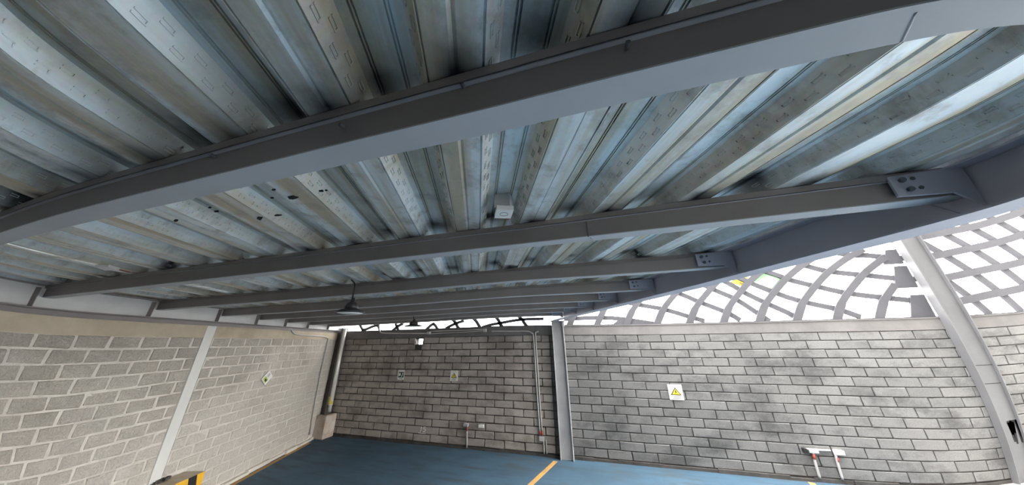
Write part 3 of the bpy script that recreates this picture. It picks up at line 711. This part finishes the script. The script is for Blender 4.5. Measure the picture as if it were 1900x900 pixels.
small_box('outlet_box', 1491, 834.5, 0.05, 0.06, 'black box at the left end of the cross conduit', 0.0, 0.05, 'black')
small_box('outlet_plate', 1553, 838, 0.11, 0.055, 'white outlet plate above the right one of the twin outlet pipes', 0.0, 0.06, 'white', 'outlet')
small_box('outlet_stub', 898, 835, 0.02, 0.02, 'tiny broken stub at the foot of the back wall', 0.0, 0.03, 'black', 'stub')
ol = lambda px, py, off=0.025: on_left(px, py, off)
conduit('wall_conduit', [ol(541.5, 597), ol(540, 609), ol(543, 616), ol(550, 620.5), ol(575, 623), ol(600, 624.5), ol(606, 627), ol(608, 634), ol(595.5, 690), ol(581, 766), ol(575.5, 806)], 0.013, 'thin conduit bending along the left wall top and down beside the corner', 'conduit', 'boxgrey')
conduit('wall_conduit', [ol(545, 606, 0.05), ol(575, 609, 0.05), ol(618, 613, 0.05)], 0.012, 'thin straight pale conduit just under the girder at the far end of the left wall')

# ------------------------------------------------------------------ signs
def flat(P, lift, fn, name, material, parent, th=0.0015):
    n = len(P); m = MB(); m.v = [tuple(fn(a, b, lift)) for a, b in P] + [tuple(fn(a, b, lift + th)) for a, b in P]
    m.f = [tuple(range(n)), tuple(reversed(range(n, 2 * n)))] + [(k, (k + 1) % n, n + (k + 1) % n, n + k) for k in range(n)]
    return m.build(name, material, parent)
def rect(x0, y0, x1, y1): return [(x0, y0), (x1, y0), (x1, y1), (x0, y1)]
def warning_sign(center, u, v, n, w_, h_, label):
    c = np.array(center); u = np.array(u, float); v = np.array(v, float); n = np.array(n, float)
    fn = lambda a, b, l: c + u * a * w_ + v * b * h_ + n * l
    root = thing('warning_sign', label, 'sign', tuple(c))
    flat(rect(-.5, -.5, .5, .5), 0.0, fn, 'panel', 'sign_white', root, 0.004)
    flat([(-.38, -.2), (.38, -.2), (0, .3)], 0.004, fn, 'triangle_border', 'sign_black', root)
    flat([(-.28, -.155), (.28, -.155), (0, .215)], 0.0055, fn, 'triangle_field', 'sign_yellow', root)
    flat([(.02, .13), (-.07, .0), (-.01, .0), (-.04, -.12), (.08, .03), (.015, .03), (.06, .13)], 0.007, fn, 'lightning_bolt', 'sign_black', root)
    for k, (a, b) in enumerate(((.34, -.27), (.26, -.34), (.30, -.41))): flat(rect(-a * (0.6 if k == 0 else 1), b - .018, a, b + .018), 0.004, fn, 'text_line', 'sign_ink', root)
    flat(rect(-.4, .36, .4, .39), 0.004, fn, 'text_line', 'sign_ink', root)
    return root
X, Zv, NB = (1, 0, 0), (0, 0, 1), (0, -1, 0)
def sign_center(px, py): return on_back(px, py, 0.014)
warning_sign(sign_center(1253.5, 727.5), X, Zv, NB, 0.228, 0.245, 'white electrical hazard sign with yellow triangle on the right part of the back wall')
warning_sign(sign_center(842.7, 697.2), X, Zv, NB, 0.185, 0.205, 'white electrical hazard sign with yellow triangle left of the middle column')
c = sign_center(744.5, 695.3); gs = thing('green_sign', 'small white sign with a dark green square on the back wall', 'sign', tuple(c))
fn = lambda a, b, l: np.array(c) + np.array([a * 0.175, -l, b * 0.205])
flat(rect(-.5, -.5, .5, .5), 0, fn, 'panel', 'sign_white', gs, 0.004)
flat(rect(-.40, -.28, .40, .28), 0.004, fn, 'green_field', 'sign_green', gs)
flat([(-.22 + .17 * math.cos(a), .02 + .17 * math.sin(a)) for a in np.linspace(0, 6.28, 13)[:-1]], 0.0055, fn, 'white_disc', 'sign_white', gs)
flat([(.02, -.22), (.14, -.22), (.34, .16), (.18, .2), (.16, .02)], 0.0055, fn, 'white_arrow', 'sign_white', gs)
flat(rect(-.3, -.42, .3, -.37), 0.004, fn, 'text_line', 'sign_ink', gs)
# tilted sign on the left wall
corners = [on_left(px, py, 0.02) for px, py in ((485.2, 704), (499.7, 687), (505.7, 698), (491, 715))]
c = sum(corners) / 4; ts = thing('tilted_sign', 'crooked white sign with a lime pictogram on the left wall', 'sign', tuple(c))
uu = (corners[1] - corners[0] + corners[2] - corners[3]) / 2; vv = (corners[0] - corners[3] + corners[1] - corners[2]) / 2
fn = lambda a, b, l: c + uu * a + vv * b + LN * l
flat(rect(-.5, -.5, .5, .5), -0.004, fn, 'panel', 'sign_white', ts, 0.008)
flat(rect(-.40, -.30, -.02, .34), 0.004, fn, 'lime_field', 'lime', ts)
flat([(-.34, -.2), (-.1, -.2), (-.1, -.1), (-.2, -.02), (-.12, .1), (-.22, .18), (-.34, .05)], 0.0055, fn, 'pictogram', 'sign_black', ts)
for b in (.2, .08, -.04): flat(rect(.06, b - .025, .4, b + .025), 0.004, fn, 'text_line', 'sign_ink', ts)
# painted number low on the back wall
c = on_back(785, 797, 0.012)
fn = lambda a, b, l: np.array([c[0] + a * 0.17, c[1] - l, c[2] + b * 0.11])
nb = thing('painted_number', 'white painted 15 with an underline low on the back wall', 'marking', tuple(c))
flat([(-.36, .30), (-.26, .42), (-.17, .42), (-.24, -.38), (-.36, -.38), (-.29, .24)], 0, fn, 'digit_one', 'chalk', nb)
m = MB(); pts5 = [(.36, .42), (.06, .42), (.04, .1), (.25, .12), (.38, -.08), (.26, -.32), (.0, -.34)]
m.bar([tuple(fn(a, b, 0.0015)) for a, b in pts5], 0.013, 0.002, (0, 1, 0)); m.build('digit_five', 'chalk', nb)
m = MB(); m.bar([tuple(fn(-.62, -.58, 0.0015)), tuple(fn(-.1, -.62, 0.0015)), tuple(fn(.42, -.6, 0.0015))], 0.012, 0.002, (0, 1, 0)); m.build('underline', 'chalk', nb)

# ------------------------------------------------------------------ hanging lamps, ceiling fittings
def lathe(prof, n=24):
    m = MB(); k = len(prof)
    for r, z in prof:
        for j in range(n): a = 2 * math.pi * j / n; m.v.append((r * math.cos(a), r * math.sin(a), z))
    for i in range(k - 1):
        for j in range(n): j2 = (j + 1) % n; m.f.append((i * n + j, i * n + j2, (i + 1) * n + j2, (i + 1) * n + j))
    m.f.append(tuple(reversed(range(n)))); m.f.append(tuple((k - 1) * n + j for j in range(n)))
    return m
def hanging_lamp(pos, R, label, cord):
    root = thing('pendant_lamp', label, 'lamp', pos, 'pendant lamps')
    def put(m, name, mt):
        m.v = [(x + pos[0], y + pos[1], z + pos[2]) for x, y, z in m.v]; return m.build(name, mt, root, True)
    put(lathe([(R * .9, -0.004), (R, 0.0), (R, 0.008), (R * .72, 0.022), (R * .45, 0.03)]), 'shade', 'shade')
    put(lathe([(R * .45, 0.028), (R * .47, 0.05), (R * .36, 0.075), (R * .14, 0.09), (R * .12, 0.12)]), 'heat_sink', 'shade')
    put(lathe([(0.002, -0.010), (R * .6, -0.010), (R * .88, -0.0045), (R * .88, -0.002), (0.002, -0.002)]), 'lens', 'lens')
    m = MB(); m.tube(smooth_path(cord, 4), 0.006, 6); m.build('cord', 'cable', root, True)
    return root
yl = 1.80; lp = on_y(650, 580, yl); top = on_y(658.5, 529, yl)
jb = on_z(631, 520, 2.585)
lamp1 = hanging_lamp(tuple(lp), 0.105, 'black pendant lamp with white disc lens, the nearer one', [tuple(lp + np.array([0, 0, 0.11])), tuple(on_y(654, 553, yl)), tuple(top), tuple(top + np.array([-0.05, 0, 0.05]))])
m = MB(); m.box((jb[0] - 0.035, jb[1] - 0.035, jb[2] - 0.03), (jb[0] + 0.035, jb[1] + 0.035, jb[2] + 0.02))
jbo = tag(m.build('ceiling_box', 'boxgrey', None, False, 0.005), 'small grey box on the deck above the nearer pendant lamp', 'box')
yl2 = 4.2; lp2 = on_y(767, 605.5, yl2)
hanging_lamp(tuple(lp2), 0.16, 'dark pendant lamp silhouetted in the lattice gap, the farther one', [tuple(lp2 + np.array([0, 0, 0.1])), tuple(on_y(767.5, 590, yl2)), tuple(on_y(767.5, 577, yl2))])

q = [on_z(px, py, 2.512) for px, py in ((922, 388.5), (953.5, 389.5), (947.5, 405.5), (917.5, 405))]
sd = thing('ceiling_sounder', 'white square device hanging under the deck beside the second purlin', 'device', tuple(sum(q) / 4))
m = MB(); m.hexa([tuple(p) for p in q] + [tuple(p + np.array([0, 0, 0.02])) for p in q]); m.build('white_cover', 'white', sd)
cq = sum(q) / 4
m = MB(); m.box((cq[0] - 0.035, cq[1] - 0.03, 2.532), (cq[0] + 0.035, cq[1] + 0.03, 2.60)); m.build('back_box', 'boxgrey', sd)
m = MB(); m.tube([cq + np.array([-0.003, 0.028, 0.012]), cq + np.array([-0.001, 0.075, 0.02])], 0.011, 8); m.build('red_coupling', 'red', sd)
m = MB(); m.tube([tuple(cq + np.array([0.018 * math.cos(a), 0.016 * math.sin(a), -0.0005])) for a in np.linspace(0, 6.28, 14)], 0.0012, 5); m.build('ring_mark', 'sign_ink', sd)
q = [on_z(px, py, 2.50) for px, py in ((175, 495.5), (200, 495), (221, 501), (195, 502.5))]
sd2 = thing('ceiling_plate', 'white plate hanging under the deck near the left wall', 'device', tuple(sum(q) / 4)); cq = sum(q) / 4
m = MB(); m.hexa([tuple(p) for p in q] + [tuple(p + np.array([0, 0, 0.015])) for p in q]); m.build('white_cover', 'white', sd2)
m = MB(); m.box((cq[0] - 0.03, cq[1] - 0.02, 2.515), (cq[0] + 0.03, cq[1] + 0.02, 2.56)); m.build('back_box', 'boxgrey', sd2)
a = on_z(222, 499, 2.52); b = on_z(240, 503, 2.52); m = MB(); m.tube([a, b], 0.01, 8); m.build('red_coupling', 'red', sd2)

# black tar specks on the near deck
for px, py, w_, h_ in ((542, 367, 22, 6), (508, 353, 9, 2.5), (482, 406, 14, 6), (516, 400, 16, 3), (596, 355, 10, 3), (605, 354, 6, 2), (327, 410, 10, 4), (389, 386, 9, 2.5), (402, 393, 10, 3), (505, 368, 7, 2.5)):
    z_ = ZLOW(on_z(px, py, 2.54)[0]) - 0.004; n_ = 9; Q = []
    for j in range(n_):
        a_ = 2 * math.pi * j / n_; k_ = rng.uniform(0.6, 1.1); Q.append(on_z(px + math.cos(a_) * w_ / 2 * k_, py + math.sin(a_) * h_ / 2 * k_, z_))
    m = MB(); m.v = [tuple(q) for q in Q] + [tuple(q + np.array([0, 0, 0.004])) for q in Q]
    m.f = [tuple(range(n_)), tuple(reversed(range(n_, 2 * n_)))] + [(k, (k + 1) % n_, n_ + (k + 1) % n_, n_ + k) for k in range(n_)]
    m.build('tar_speck', 'black', ceiling)
